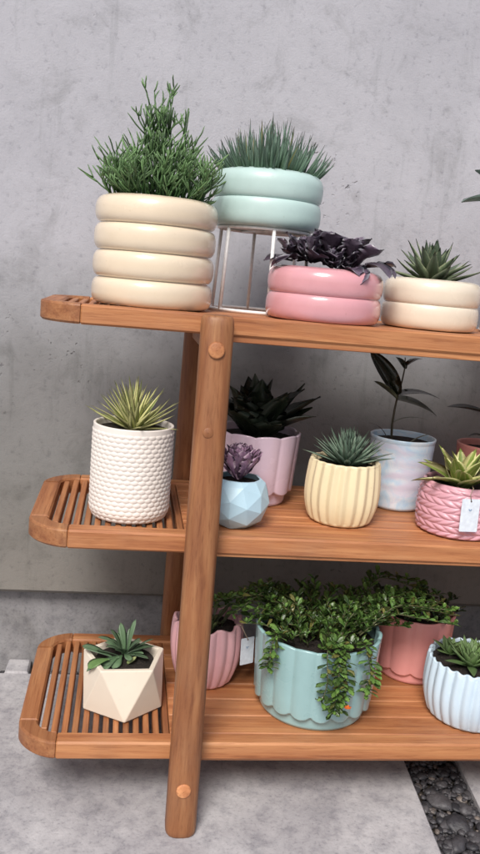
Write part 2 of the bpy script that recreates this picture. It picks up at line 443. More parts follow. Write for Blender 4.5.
for i in (1, 2, 3):
    z1 = Z[i]; z0 = z1 - T; y0 = FR[i]; y1 = BK[i]; xl = LX[i]; w = 0.028; r = 0.052
    # front and back rails (straight part)
    root = None
    fr = MB(); fr.box(xl+r+0.006, XR-r-0.006, y0, y0+w, z0, z1, 0.0028)
    sh = fr.build('shelf', WX, shelf, smooth=False)
    bk = MB(); bk.box(xl+r+0.006, XR-r-0.006, y1-w, y1, z0, z1, 0.0028)
    bk.build('back_rail', WX, sh, smooth=False)
    for xe, sg in ((xl, 1), (XR, -1)):
        er = MB(); e = sorted((xe, xe+sg*w)); er.box(e[0], e[1], y0+r+0.008, y1-r-0.008, z0, z1, 0.0028)
        er.build('end_rail', WY, sh, smooth=False)
        for ys, yy in ((1, y0), (-1, y1)):
            cb = MB(); rr = r+0.006; ri = 0.020
            # faceted-round corner: nearly a 45 degree block with rounded ends
            o = []; n_ = []
            cx, cy = xe+sg*rr, yy+ys*rr
            for k in range(13):
                a = PI/2*k/12
                sq = 1.0/ (abs(math.cos(a))**1.75+abs(math.sin(a))**1.75)**(1/1.75)
                o.append((cx - sg*rr*math.cos(a)*sq, cy - ys*rr*math.sin(a)*sq))
                q = rr-w
                n_.append((cx - sg*q*math.cos(a)*sq, cy - ys*q*math.sin(a)*sq))
            # straight shoulders to meet the rails
            if sg*ys < 0: o = o[::-1]; n_ = n_[::-1]
            band(cb, o, n_, z0+0.0002, z1+0.0004, 0.0032)
            cb.build('corner_block', WEND, sh, smooth=False)
        # slats of the end bay, front to back
    ap = MB(); ah = {1: 0.0085, 2: 0.0045, 3: 0.003}[i]; ap.box(0.2665, 0.932, y0+0.004, y0+0.020, z0-ah, z0+0.001, 0.001)
    ap.build('apron', WX, sh, smooth=False)
    sl = MB(); x = xl + w + 0.0058
    while x < 0.2185-0.004:
        # shorten the first slats where the corner curves in
        dx = x - xl
        cut = 0.0
        ya, yb = y0+w-0.004, y1-w+0.004
        if dx < r: ya = max(ya, y0+ r - (dx-w)*0.75 - 0.006); yb = min(yb, y1 - r + (dx-w)*0.75 + 0.006)
        sl.box(x, x+0.0088, ya, yb, z0+0.003, z1-0.0025, 0.0012)
        x += 0.0150
    sl.build('slat_panel', WY, sh, smooth=False)
    sr = MB(); x = 0.981
    while x < XR-w-0.01:
        sr.box(x, x+0.0088, y0+w-0.004, y1-w+0.004, z0+0.003, z1-0.0025, 0.0012); x += 0.0150
    sr.build('slat_panel', WY, sh, smooth=False)
    # lengthwise boards of the middle bay
    bd = MB(); nb = 6; W_ = (y1-w) - (y0+w) - 0.002; bw = W_/nb
    for k in range(nb):
        ya = y0+w+0.001+k*bw
        bd.box(0.2225, 0.975, ya+0.0006, ya+bw-0.0006, z0+0.004, z1-0.0012, 0.0016)
    bd.build('board_panel', WX, sh, smooth=False)
# cross bearers under the shelves, front leg to back leg
def loft_leg(mb, ya, yb, x, ztop, wx=0.0225, wy=0.0215, n=24):
    rows = []
    zs = [0.0, 0.003, 0.010] + [ztop*k/10 for k in range(1, 10)] + [ztop-0.014, ztop-0.006, ztop-0.002, ztop]
    sc_ = {0.0: 0.88, 0.003: 0.97, ztop-0.006: 0.97, ztop-0.002: 0.90, ztop: 0.80}
    vs = []; fs = []
    for zz in zs:
        t = zz/ztop; y = ya+(yb-ya)*t; s = sc_.get(zz, 1.0)
        for k in range(n):
            a = 2*PI*k/n; ca, sa = math.cos(a), math.sin(a)
            e = 1.0/((abs(ca)**2.9+abs(sa)**2.9)**(1/2.9))
            tz = zz + (0.0 if zz > 0.02 else 0)
            vs.append((x+wx*s*ca*e, y+wy*s*sa*e, tz))
    m_ = len(zs)
    for i in range(m_-1):
        for k in range(n):
            k2 = (k+1) % n; fs.append((i*n+k, i*n+k2, (i+1)*n+k2, (i+1)*n+k))
    fs.append(tuple(range(n))[::-1]); fs.append(tuple((m_-1)*n+k for k in range(n)))
    mb.add(vs, fs)
def peg(parent, x, y, z, r=0.0115, mat=WPEG, out=0.004, tilt=0.0735):
    mb = MB(); n = 20; rows = [(r, -0.006), (r, out-0.0015), (r*0.93, out-0.0004), (r*0.8, out), (0.0005, out+0.0006)]
    vs = []; fs = []
    for rr, d in rows:
        for k in range(n):
            a = 2*PI*k/n
            vs.append((x+rr*math.cos(a), y-d+tilt*rr*math.sin(a), z+rr*math.sin(a)))
    for i in range(len(rows)-1):
        for k in range(n):
            k2 = (k+1) % n; fs.append((i*n+k, (i+1)*n+k, (i+1)*n+k2, i*n+k2))
    mb.add(vs, fs)
    return mb.build('dowel_plug', mat, parent)
for x in (0.2425, 0.957):
    lg = MB(); loft_leg(lg, front_leg_y(0), front_leg_y(Z[1]), x, Z[1]+0.001)
    L_ = lg.build('leg', WZ, shelf)
    for zz, mt, o in ((0.694, WPEG, 0.004), (0.073, WPEGL, 0.0018)):
        peg(L_, x-0.001, front_leg_y(zz)-0.0215, zz, mat=mt, out=o, r=0.0112 if zz > 0.3 else 0.0105)
    peg(L_, x-0.004, front_leg_y(0.583)-0.0215, 0.583, r=0.0075, mat=WZ, out=0.0008)
    lg = MB(); loft_leg(lg, back_leg_y(0), back_leg_y(Z[1]), x, Z[1]-0.028)
    lg.build('leg', WZ, shelf)
    for i, zz in ((1, 0.694), (2, Z[2]-0.047), (3, 0.073)):
        br = MB(); br.box(x-0.010, x+0.010, front_leg_y(zz)+0.018, back_leg_y(zz)-0.018, zz-0.012, Z[i]-T-0.0005, 0.002)
        br.build('bearer', WY, shelf, smooth=False)

# ------------------------------------------------------------------ pots
def interp(prof, t):
    for (a, ra), (b, rb) in zip(prof, prof[1:]):
        if t <= b: 
            u = (t-a)/(b-a) if b > a else 0
            u = u*u*(3-2*u); return ra+(rb-ra)*u
    return prof[-1][1]
def pot_mesh(H, rfun, nz=60, nt=96, wall=0.005, soil=0.012, rimz=None, base_r=None):
    """rfun(t, ang) outer radius, t = 0..1 up the outside; rimz(ang) offsets the rim height"""
    mb = MB(); vs = []; fs = []
    rz = rimz or (lambda a: 0)
    zrow = [k/nz for k in range(nz+1)]
    def ring(fn):
        i0 = len(vs)
        for k in range(nt): vs.append(fn(2*PI*k/nt))
        return i0
    rings = [ring(lambda a: (0.25*rfun(0, a)*math.cos(a), 0.25*rfun(0, a)*math.sin(a), 0.0))]
    for t in zrow:
        rings.append(ring(lambda a: (rfun(t, a)*math.cos(a), rfun(t, a)*math.sin(a), t*H + rz(a)*max(0, (t-0.7)/0.3))))
    for q, (dr, dz) in enumerate(((0.3, 0.35), (0.7, 0.35), (1.0, 0.0), (1.0, -1.5), (1.0, -3), (1.15, -6), (1.3, -10))):
        rings.append(ring(lambda a: ((rfun(1, a)-wall*dr)*math.cos(a), (rfun(1, a)-wall*dr)*math.sin(a), H+rz(a)+dz*wall*0.5)))
    for a_, b_ in zip(rings, rings[1:]):
        for k in range(nt):
            k2 = (k+1) % nt; fs.append((a_+k, a_+k2, b_+k2, b_+k))
    fs.append(tuple(range(nt))[::-1])
    mb.add(vs, fs)
    return mb
def soil_mesh(r, z, n=40, rough=0.0035, dome=0.0):
    mb = MB(); vs = [(0, 0, z+dome)]; fs = []; rings = 9
    sd = random.random()*50
    for i in range(1, rings+1):
        rr = r*i/rings
        for k in range(n):
            a = 2*PI*k/n; x, y = rr*math.cos(a), rr*math.sin(a)
            vs.append((x, y, z+dome*(1-(i/rings)**2)+rough*noise.noise(Vector((x*120+sd, y*120, 0)))*(1 if i < rings else 0)))
    for k in range(n): fs.append((0, 1+k, 1+(k+1) % n))
    for i in range(rings-1):
        for k in range(n):
            k2 = (k+1) % n; a = 1+i*n; b = a+n
            fs.append((a+k, b+k, b+k2, a+k2))
    mb.add(vs, fs); return mb

def ringed(n, R0, waist=0.11, topin=0.10):
    def f(t, a):
        u = t*n; k = min(int(u), n-1); u = u-k          # 0..1 within bulge
        e = (1-abs(2*u-1)**2.6)
        r = R0*(1-waist) + R0*waist*(max(e, 0))**0.5
        if k == n-1 and u > 0.5: r = R0 - R0*topin*(1-(max(0, 1-(2*u-1)**2.2))**0.5)
        if k == 0 and u < 0.5: r = R0 - R0*0.13*(1-(max(0, 1-(1-2*u)**2.4))**0.5)
        return r
    return f

def planted(name, loc, label, cat, pot, potmat, soil_r, soil_z, group=None, smooth=True, dome=0.0):
    t = empty(name, loc); tag(t, label, cat, group)
    pot.build('pot', potmat, t, smooth=smooth)
    if soil_r: soil_mesh(soil_r, soil_z, dome=dome).build('soil', SOIL, t)
    return t

# ---- 1 cream four-ring pot with pencil cactus
creamG = glaze('cream glaze', (0.76, 0.645, 0.49), 0.22, 0.6, 0.04)
cream2G = glaze('pale cream glaze', (0.78, 0.69, 0.56), 0.24, 0.6, 0.04)
mintG = glaze('mint glaze', (0.49, 0.655, 0.63), 0.4, 0.25, 0.05)
pinkG = glaze('pink glaze', (0.67, 0.335, 0.37), 0.2, 0.7, 0.06)
GRP = None
H1 = 0.152
p1 = planted('potted_plant', (0.155, 0.100, Z[1]), 'cream pot of four stacked rings with a bushy pencil stemmed green plant', 'potted plant',
             pot_mesh(H1, ringed(4, 0.0885, 0.115, 0.14), 128, 96, 0.006), creamG, 0.068, H1-0.012)
fm = MB(); rs = random.Random(11)
def branch(mb, p, d, L, r, lev, rs, lv):
    n = 4; pts = [p]; q = p.copy(); dd = d.copy()
    for i in range(n):
        dd = (dd + Vector((rs.uniform(-.22, .22), rs.uniform(-.22, .22), rs.uniform(-.05, .18)))).normalized()
        q = q + dd*(L/n); pts.append(q.copy())
    c = [(min(1, lv+0.3*i/n), 0, rs.random() if False else (hash((round(p.x, 4), lev)) % 100)/100, 1) for i in range(n+1)]
    mb.tube(pts, [r*(1-0.12*i/n) for i in range(n)]+[r*0.45], 5, c)
    if lev > 0:
        for _ in range(2 if rs.random() < 0.6 else 3):
            k = rs.choice([2, 3, 4]); s_ = pts[k]
            a = rs.uniform(0, 2*PI)
            nd = (dd + 0.75*Vector((math.cos(a), math.sin(a), rs.uniform(-0.15, 0.35)))).normalized()
            branch(mb, s_, nd, L*rs.uniform(0.6, 0.85), r*0.92, lev-1, rs, lv+0.3)
for i in range(140):
    a = rs.uniform(0, 2*PI); rr = 0.060*rs.random()**0.5
    out = rr/0.060
    p = Vector((rr*math.cos(a), rr*math.sin(a)*0.9, H1-0.013))
    el = R(88 - 42*out + rs.uniform(-8, 8))
    d = Vector((math.cos(a)*math.cos(el), math.sin(a)*math.cos(el), math.sin(el)))
    L = (0.060 - 0.022*out)*rs.uniform(0.75, 1.15)
    branch(fm, p, d, L, 0.0013, 2, rs, 0.0)
for i in range(24):  # taller central leaders
    a = rs.uniform(0, 2*PI); rr = 0.022*rs.random()
    p = Vector((0.002+rr*math.cos(a), rr*math.sin(a), H1+0.028))
    for s in range(3):
        d = Vector((rs.uniform(-.38, .32), rs.uniform(-.3, .3), 1)).normalized()
        fm.tube([p, p+d*0.02, p+d*0.036], 0.0011, 5)
        p = p+d*0.034
        if s < 2 or i < 7: branch(fm, p, (d+Vector((rs.uniform(-.6, .6), rs.uniform(-.5, .5), 0.2))).normalized(), 0.022, 0.0012, 1, rs, 0.4)
for (a, e) in ((R(-18), 0.15), (R(-25), -0.1), (R(-8), 0.3), (R(10), 0.3)):
    p = Vector((0.055*math.cos(a), 0.055*math.sin(a), H1-0.004)); d = Vector((math.cos(a), math.sin(a), e)).normalized()
    branch(fm, p, d, 0.022, 0.0012, 1, rs, 0.2)
fm.build('foliage', leafmat('pencil stem green', (0.035, 0.095, 0.025), (0.145, 0.255, 0.105), var=0.4, rough=0.5), p1)

# ---- wire stands
def wire_stand(loc, h, rt, rb, label, nleg=6, rz=0.0):
    t = empty('wire_stand', loc, rz); tag(t, label, 'plant stand', 'white wire plant stands on the top shelf')
    for nm, r_, z_ in (('top_ring', rt, h-0.0026), ('base_ring', rb, 0.0027)):
        mb = MB(); n = 56; mm = 8; vs = []; fs = []
        for i in range(n):
            a = 2*PI*i/n
            for k in range(mm):
                b = 2*PI*k/mm; q = r_+0.0026*math.cos(b); vs.append((q*math.cos(a), q*math.sin(a), z_+0.0026*math.sin(b)))
        for i in range(n):
            for k in range(mm):
                i2 = (i+1) % n; k2 = (k+1) % mm; fs.append((i*mm+k, i2*mm+k, i2*mm+k2, i*mm+k2))
        mb.add(vs, fs); mb.build(nm, WIRE, t)
    for k in range(nleg):
        a = 2*PI*k/nleg - PI/2 + 0.06
        mb = MB(); mb.tube([(rt*math.cos(a), rt*math.sin(a), h-0.002), (rb*math.cos(a), rb*math.sin(a), 0.002)], 0.0029, 8)
        mb.build('leg', WIRE, t)
    mb = MB()
    for a in (0.4, 0.4+PI/2): mb.tube([(rt*math.cos(a), rt*math.sin(a), h-0.003), (-rt*math.cos(a), -rt*math.sin(a), h-0.003)], 0.0017, 6)
    mb.build('cross_wire', WIRE, t)
    return t
SH = 0.131
wire_stand((0.327, 0.186, Z[1]), SH, 0.072, 0.078, 'white wire stand holding up the mint green pot')
# ---- 2 mint two-ring pot, blue-green needles
HM = 0.084
p2 = planted('potted_plant', (0.327, 0.186, Z[1]+SH), 'mint green two ring pot of spiky blue green succulent raised on the wire stand', 'potted plant',
             pot_mesh(HM, ringed(2, 0.087, 0.07, 0.16), 100, 96, 0.006), mintG, 0.068, HM-0.010)
fm = MB(); rs = random.Random(5)
for i in range(340):
    a = rs.uniform(0, 2*PI); o = rs.random()**0.55; rr = 0.066*o
    p = (rr*math.cos(a), rr*math.sin(a), HM-0.012)
    el = R(92 - 50*o + rs.uniform(-9, 9)); L = rs.uniform(0.064, 0.088)*(1.36-0.70*o)
    fm.leaf(p, a+rs.uniform(-.3, .3), el, L*0.95, 0.0082, rs.uniform(-0.7, 0.2), 0.42, 0.05, 5, 'spike', rs.uniform(-.5, .5))
fm.build('foliage', leafmat('blue green needle leaf', (0.05, 0.11, 0.055), (0.17, 0.26, 0.215), var=0.35, aged=(0.30, 0.27, 0.08), rough=0.5), p2)

# ---- 3 pink two-ring pot, dark purple succulent
HP = 0.076
p3 = planted('potted_plant', (0.411, 0.087, Z[1]), 'glossy pink two ring pot with a dark purple leafy succulent on the top shelf', 'potted plant',
             pot_mesh(HP, ringed(2, 0.0865, 0.075, 0.16), 100, 96, 0.006), pinkG, 0.068, HP-0.010)
fm = MB(); rs = random.Random(21)
for (cx, cy, cz, n, L0) in ((-0.030, -0.01, 0.008, 17, 0.050), (0.034, -0.014, 0.004, 16, 0.054), (0.002, 0.03, 0.016, 16, 0.048), (-0.045, 0.018, 0.008, 10, 0.044), (0.006, -0.032, 0.000, 11, 0.040)):
    for i in range(n):
        a = i*2.39996+rs.uniform(-.15, .15); o = (i/n)
        el = R(80 - 72*o + rs.uniform(-14, 14)); L = 1.15*L0*(0.5+0.6*o)*rs.uniform(0.85, 1.15)
        fm.leaf((cx+0.004*math.cos(a), cy+0.004*math.sin(a), HP+cz+0.008-0.008*o), a, el, L, L*0.60, rs.uniform(-0.3, 1.1), 0.09, 0.16, 8, 'spoon', rs.uniform(-.4, .4), wave=0.07)
for (x, y, az) in ((0.045, -0.045, -0.6), (0.055, -0.035, -0.3), (-0.05, -0.02, PI+0.1)):
    fm.leaf((x, y, HP+0.012), az, 0.15, 0.046, 0.022, 1.3, 0.12, 0.15, 8, 'spoon', 0.3)
fm.build('foliage', leafmat('dark purple leaf', (0.035, 0.020, 0.034), (0.130, 0.100, 0.150), edge=(0.30, 0.30, 0.36), edge0=0.88, var=0.5, rough=0.38, coat=0.3), p3)

# ---- 4 pale cream two-ring pot, haworthia-like rosette
HC = 0.075
p4 = planted('potted_plant', (0.594, 0.128, Z[1]), 'pale cream two ring pot with a pointed green rosette beside the pink pot', 'potted plant',
             pot_mesh(HC, ringed(2, 0.0760, 0.065, 0.15), 100, 96, 0.006), cream2G, 0.060, HC-0.008)
fm = MB(); rs = random.Random(31)
for i in range(40):
    a = i*2.39996; o = i/40
    el = R(84 - 72*o**0.9 + rs.uniform(-5, 5)); L = (0.062+0.012*o)*rs.uniform(0.85, 1.12)
    fm.leaf((-0.004+0.006*o*math.cos(a), 0.006*o*math.sin(a), HC-0.002-0.004*o), a, el, L, 0.0200, rs.uniform(-0.45, 0.1), 0.24, 0.16, 7, 'agave')
fm.build('foliage', leafmat('pale edged aloe leaf', (0.20, 0.25, 0.13), (0.055, 0.09, 0.06), edge=(0.36, 0.40, 0.25), edge0=0.86, var=0.3, rough=0.42, tw=0.45), p4)

# ---- 5 second stand with grey-green paddle plant at the right edge of the top shelf
wire_stand((0.782, 0.175, Z[1]), SH, 0.066, 0.073, 'white wire stand at the right edge of the picture', rz=0.3)
p5 = planted('potted_plant', (0.776, 0.175, Z[1]+SH), 'plant at the right edge with rounded grey green leaves on a wire stand', 'potted plant',
             pot_mesh(HM, ringed(2, 0.080, 0.07, 0.16), 60, 64, 0.006), mintG, 0.062, HM-0.010)
fm = MB(); rs = random.Random(8)
for i in range(40):
    a = i*2.39996; o = i/40; el = R(70-75*o+rs.uniform(-8, 8)); L = 0.040+0.035*o
    fm.leaf((0.01*math.cos(a), 0.01*math.sin(a), HM-0.002), a, el, L, 0.028, 0.25, 0.22, 0.12, 8, 'spoon')
fm.leaf((-0.055, -0.01, HM-0.004), PI-0.1, R(8), 0.082, 0.044, 0.55, 0.25, 0.12, 8, 'spoon')
fm.leaf((-0.06, 0.0, HM+0.010), PI+0.1, R(30), 0.068, 0.040, 0.2, 0.25, 0.12, 8, 'spoon')
fm.build('foliage', leafmat('grey green paddle leaf', (0.09, 0.15, 0.12), (0.17, 0.24, 0.21), edge=(0.05, 0.08, 0.08), edge0=0.9, var=0.15, rough=0.45), p5)

# ---- 6 white textured pot
H6 = 0.139; R6 = 0.0600
def tex6(t, a):
    base = R6*(0.86+0.14*min(1, (t/0.10))**0.5) if t < 0.10 else R6
    if t > 0.9: base *= 1
    rows = 21; u = t*rows; k = int(u); fu = u-k; nc = 34
    fa = (a/(2*PI)*nc + 0.5*(k % 2)) % 1
    d = max(0, 1-((2*fa-1)**2+(2*fu-1)**2*0.9))
    amp = 0.0013 if t < 0.945 else 0
    return base + amp*d**0.6 - 0.001
p6 = planted('potted_plant', (0.141, 0.064, Z[2]), 'tall white dimple textured cylinder pot with yellow green spiky plant', 'potted plant',
             pot_mesh(H6, tex6, 168, 306, 0.004), glaze('warm white bisque', (0.80, 0.745, 0.69), 0.5, 0.1, 0.03), 0.055, H6-0.009)
fm = MB(); rs = random.Random(41)
for i in range(62):
    a = i*2.39996+rs.uniform(-.2, .2); o = i/62
    el = R(88 - 72*o**0.8 + rs.uniform(-8, 8)); L = rs.uniform(0.070, 0.088)*(1.0-0.12*o)
    fm.leaf((0.006*o*math.cos(a), 0.006*o*math.sin(a), H6-0.010), a, el, L, 0.0125, rs.uniform(-0.3, 0.3), 0.15, 0.22, 7, 'spike')
fm.build('foliage', leafmat('yellow striped spiky leaf', (0.30, 0.36, 0.10), (0.20, 0.25, 0.10), edge=(0.62, 0.60, 0.28), edge0=0.62, center=(0.22, 0.29, 0.09), var=0.3, rough=0.45), p6)

# ---- 7 pale blue faceted pot
def facet_sphere(R0, Hh, ztop, zbot):
    t = (1+5**0.5)/2
    vs = [Vector(v).normalized() for v in ((-1,t,0),(1,t,0),(-1,-t,0),(1,-t,0),(0,-1,t),(0,1,t),(0,-1,-t),(0,1,-t),(t,0,-1),(t,0,1),(-t,0,-1),(-t,0,1))]
    fs = [(0,11,5),(0,5,1),(0,1,7),(0,7,10),(0,10,11),(1,5,9),(5,11,4),(11,10,2),(10,7,6),(7,1,8),(3,9,4),(3,4,2),(3,2,6),(3,6,8),(3,8,9),(4,9,5),(2,4,11),(6,2,10),(8,6,7),(9,8,1)]
    e = {}; nf = []
    def mid(a, b):
        k = (min(a, b), max(a, b))
        if k not in e: e[k] = len(vs); vs.append(((vs[a]+vs[b])/2).normalized())
        return e[k]
    for a, b, c in fs:
        ab, bc, ca = mid(a, b), mid(b, c), mid(c, a); nf += [(a, ab, ca), (b, bc, ab), (c, ca, bc), (ab, bc, ca)]
    import bmesh
    bm = bmesh.new(); rot = Matrix.Rotation(0.35, 3, 'Y') @ Matrix.Rotation(0.2, 3, 'Z')
    bv = [bm.verts.new((rot @ v)*R0) for v in vs]
    for f in nf: bm.faces.new([bv[i] for i in f])
    for zc, nn in ((ztop, (0, 0, 1)), (zbot, (0, 0, -1))):
        r = bmesh.ops.bisect_plane(bm, geom=bm.verts[:]+bm.edges[:]+bm.faces[:], plane_co=(0, 0, zc), plane_no=nn, clear_outer=True)
        if zc == zbot: bmesh.ops.holes_fill(bm, edges=[g for g in r['geom_cut'] if isinstance(g, bmesh.types.BMEdge)])
    for v in bm.verts: v.co.z = (v.co.z - zbot)*Hh/(ztop-zbot)
    bmesh.ops.recalc_face_normals(bm, faces=bm.faces[:])
    # inner skin
    mb = MB(); bm.verts.index_update()
    V_ = [v.co.copy() for v in bm.verts]; F_ = [[v.index for v in f.verts] for f in bm.faces]
    V2 = [Vector((v.x*0.90, v.y*0.90, max(0.004, v.z))) for v in V_]
    n = len(V_)
    F2 = [[i+n for i in f[::-1]] for f in F_]
    rim = [[v.index for v in ed.verts] for ed in bm.edges if ed.is_boundary]
    F3 = [(a, b, b+n, a+n) for a, b in rim]
    mb.add(V_+V2, F_+F2+F3); bm.free()
    return mb
blueG = glaze('pale blue matt glaze', (0.46, 0.66, 0.77), 0.45, 0.15, 0.05)
p7 = planted('potted_plant', (0.300, 0.042, Z[2]), 'small pale blue faceted round pot with a frilly purple rosette beside the leg', 'potted plant',
             facet_sphere(0.050, 0.072, 0.033, -0.040), blueG, 0.034, 0.064, smooth=False)
fm = MB(); rs = random.Random(51)
for i in range(60):
    a = i*2.39996; o = i/60; el = R(88-52*o); L = (0.042+0.012*o)
    fm.leaf((0.003*math.cos(a), 0.003*math.sin(a), 0.068+0.014*(1-o)), a, el, L, 0.016, rs.uniform(-0.7, -0.2), 0.08, 0.15, 8, 'spoon', rs.uniform(-.2, .2), wave=0.10)
fm.build('foliage', leafmat('dusty purple leaf', (0.15, 0.08, 0.15), (0.32, 0.19, 0.30), edge=(0.50, 0.38, 0.47), edge0=0.8, var=0.3, rough=0.5), p7)

# ---- scalloped pots (lobed shell ending in arches over a plain foot)
def scallop(Rt, Rb, n, amp, foot, arch, footin=0.94, ph=0.0):
    def f(t, a):
        r = Rb+(Rt-Rb)*(t**0.9)
        c = abs(math.cos(n*(a-ph)/2)); lobe = c**0.55
        zb = foot - arch*lobe + arch
        zb = foot + arch*(1-lobe)
        if t < zb:
            e = 1-min(1, max(0, (0.03-t)/0.03))
            return r*footin*(0.97+0.03*e)
        u = min(1, (t-zb)/0.02)
        return r*footin + (r*(1-footin)+amp*lobe)*u**0.5
    return f
def scal_rim(n, h, ph=0.0): return lambda a: h*(abs(math.cos(n*(a-ph)/2))**0.55-0.6)
lilG = glaze('lilac pink glaze', (0.68, 0.53, 0.63), 0.25, 0.5, 0.04)
p8 = planted('potted_plant', (0.347, 0.188, Z[2]), 'tall lilac scalloped pot with a dark broad leaved spiky plant at the back', 'potted plant',
             pot_mesh(0.117, scallop(0.069, 0.060, 10, 0.0035, 0.15, 0.07, 0.90, -0.2), 110, 200, 0.005, rimz=scal_rim(10, 0.004, -0.2)), lilG, 0.061, 0.107)
fm = MB(); rs = random.Random(61)
for i in range(38):
    a = i*2.39996+rs.uniform(-.4, .4); o = i/38
    el = R(86 - 50*o**0.9 + rs.uniform(-9, 9)); L = (0.098+0.016*o)*rs.uniform(0.68, 1.12)
    fm.leaf((0.008*math.cos(a), 0.008*math.sin(a), 0.104), a, el, L, 0.054, rs.uniform(-0.2, 0.7), 0.05, 0.2, 8, 'lance', rs.uniform(-.3, .3), wave=0.03)
fm.build('foliage', leafmat('very dark green leaf', (0.008, 0.013, 0.007), (0.016, 0.024, 0.013), var=0.4, rough=0.5), p8)

# ---- 9 yellow fluted barrel pot
def barrel(Rm, n, amp, top=0.93, bot=0.80, sharp=True, ph=0.0, tw=0.0, tmax=0.5):
    def f(t, a):
        r = Rm*(top+(1-top)*(1-((t-tmax)/(1-tmax))**2)) if t > tmax else Rm*(bot+(1-bot)*(1-((tmax-t)/tmax)**2.2))
        x = (n*(a-ph)/(2*PI)+tw*math.sin(PI*t)) % 1
        w = abs(2*x-1) if sharp else math.sin(PI*x)
        fade = min(1, t/0.06)*(1 if t < 0.97 else 0.7)
        if t < 0.03: r *= 0.94+0.06*(t/0.03)**0.5
        return r + amp*(w-0.5)*fade
    return f
yelG = glaze('butter yellow glaze', (0.80, 0.69, 0.45), 0.4, 0.2, 0.04)
p9 = planted('potted_plant', (0.473, 0.086, Z[2]), 'pale yellow fluted barrel pot with a small grey green rosette, centre of the middle shelf', 'potted plant',
             pot_mesh(0.098, barrel(0.0575, 21, 0.0042, 0.93, 0.80, tw=0.08), 70, 210, 0.0045), yelG, 0.0505, 0.089)
fm = MB(); rs = random.Random(71)
for i in range(90):
    a = i*2.39996; o = i/90; el = R(90-72*o**0.85+rs.uniform(-5, 5)); L = (0.060+0.006*o)*rs.uniform(0.85, 1.1)
    fm.leaf((0.004+0.007*o*math.cos(a), 0.007*o*math.sin(a), 0.088), a, el, L, 0.0105, rs.uniform(-0.35, 0.15), 0.22, 0.25, 7, 'agave')
fm.build('foliage', leafmat('grey green speckled leaf', (0.075, 0.13, 0.09), (0.17, 0.25, 0.19), edge=(0.27, 0.34, 0.27), edge0=0.85, var=0.3, rough=0.5), p9)

# ---- 10 marbled blue pot with rubber plant
def marble_mat():
    m, nt, b = newmat('marbled blue glaze'); v = coords(nt, (1, 1, 1.25))
    n1 = noise_n(nt, v, 15, 6, 0.65, 2.2); n2 = noise_n(nt, coords(nt, (1, 1, 2.5), (5, 2, 1)), 12, 3, 0.5, 1.0)
    r = ramp(nt, [(0.30, (0.42, 0.63, 0.84)), (0.45, (0.56, 0.73, 0.87)), (0.58, (0.74, 0.80, 0.87)), (0.72, (0.46, 0.67, 0.85))]); nt.links.new(n1, r.inputs[0])
    q = ramp(nt, [(0.5, (0, 0, 0)), (0.68, (1, 1, 1))]); nt.links.new(n2, q.inputs[0])
    nt.links.new(mix(nt, r.outputs[0], (0.66, 0.65, 0.78), q.outputs[0]), b.inputs['Base Color'])
    b.inputs['Roughness'].default_value = 0.3; b.inputs['Coat Weight'].default_value = 0.4
    bump(nt, b, n1, 0.1, 0.002); return m
def thrown(t, a):
    r = 0.0555*(0.80+0.20*t**0.7) + 0.00022*math.sin(t*38) + 0.0004*math.sin(2*a+t*5)
    if t > 0.95: r += 0.0008
    if t < 0.03: r *= 0.95+0.05*t/0.03
    return r
p10 = planted('potted_plant', (0.600, 0.190, Z[2]), 'marbled blue and white pot with a dark leaved rubber plant on one thin stem', 'potted plant',
              pot_mesh(0.122, thrown, 80, 96, 0.0035), marble_mat(), 0.0515, 0.112)
stem = [(-0.020, 0, 0.108), (-0.022, 0.001, 0.140), (-0.021, 0.001, 0.165), (-0.018, 0.002, 0.192)]
mb = MB(); mb.tube(stem, [0.0022, 0.002, 0.0019, 0.0016], 8); mb.tube([stem[3], (-0.013, 0.004, 0.215), (-0.010, 0.006, 0.240), (-0.012, 0.006, 0.255)], [0.0016, 0.0014, 0.0012, 0.0008], 8)
mb.build('stem', plain('brown green stem', (0.06, 0.05, 0.03), 0.6), p10)
RB = leafmat('rubber plant leaf', (0.014, 0.018, 0.010), (0.010, 0.014, 0.008), var=0.2, rough=0.25, coat=0.3)
RBL = leafmat('rubber plant young leaf', (0.10, 0.105, 0.06), (0.045, 0.05, 0.03), edge=(0.16, 0.17, 0.10), edge0=0.9, var=0.1, rough=0.35)
def oneleaf(parent, args, mat, **kw):
    mb = MB(); mb.leaf(*args, **kw); return mb.build('leaf', mat, parent)
S3 = Vector(stem[3])
oneleaf(p10, (S3, PI-0.25, R(58), 0.088, 0.036, 0.25, 0.05, 0.12, 10, 'ovate'), RB, roll=0.9)
oneleaf(p10, (S3-Vector((0, 0, 0.008)), PI-0.5, R(38), 0.050, 0.026, 0.3, 0.05, 0.1, 10, 'ovate'), RBL, roll=0.5)
oneleaf(p10, (S3-Vector((0, 0, 0.008)), -0.15, R(-5), 0.074, 0.032, 0.5, 0.05, 0.12, 10, 'lance'), RBL, roll=0.25)
oneleaf(p10, (S3, 0.25, R(12), 0.088, 0.024, 0.6, 0.05, 0.12, 10, 'lance'), RB, roll=0.2)
oneleaf(p10, (Vector((-0.010, 0.006, 0.240)), 0.4, R(40), 0.040, 0.016, 0.8, 0.05, 0.12, 8, 'ovate'), RB)
oneleaf(p10, (Vector((-0.010, 0.006, 0.236)), PI+0.6, R(50), 0.036, 0.016, 0.6, 0.05, 0.12, 8, 'ovate'), RB)
oneleaf(p10, (Vector((0.006, -0.008, 0.108)), 0.1, R(42), 0.062, 0.0055, 0.9, 0.10, 0.1, 8, 'lance'), RBL)
oneleaf(p10, (Vector((-0.03, 0.0, 0.118)), PI, R(62), 0.045, 0.006, 1.2, 0.10, 0.1, 8, 'lance'), RB)
oneleaf(p10, (Vector((-0.02, 0.0, 0.145)), 0.0, R(28), 0.064, 0.007, 0.9, 0.10, 0.1, 8, 'lance'), RBL)

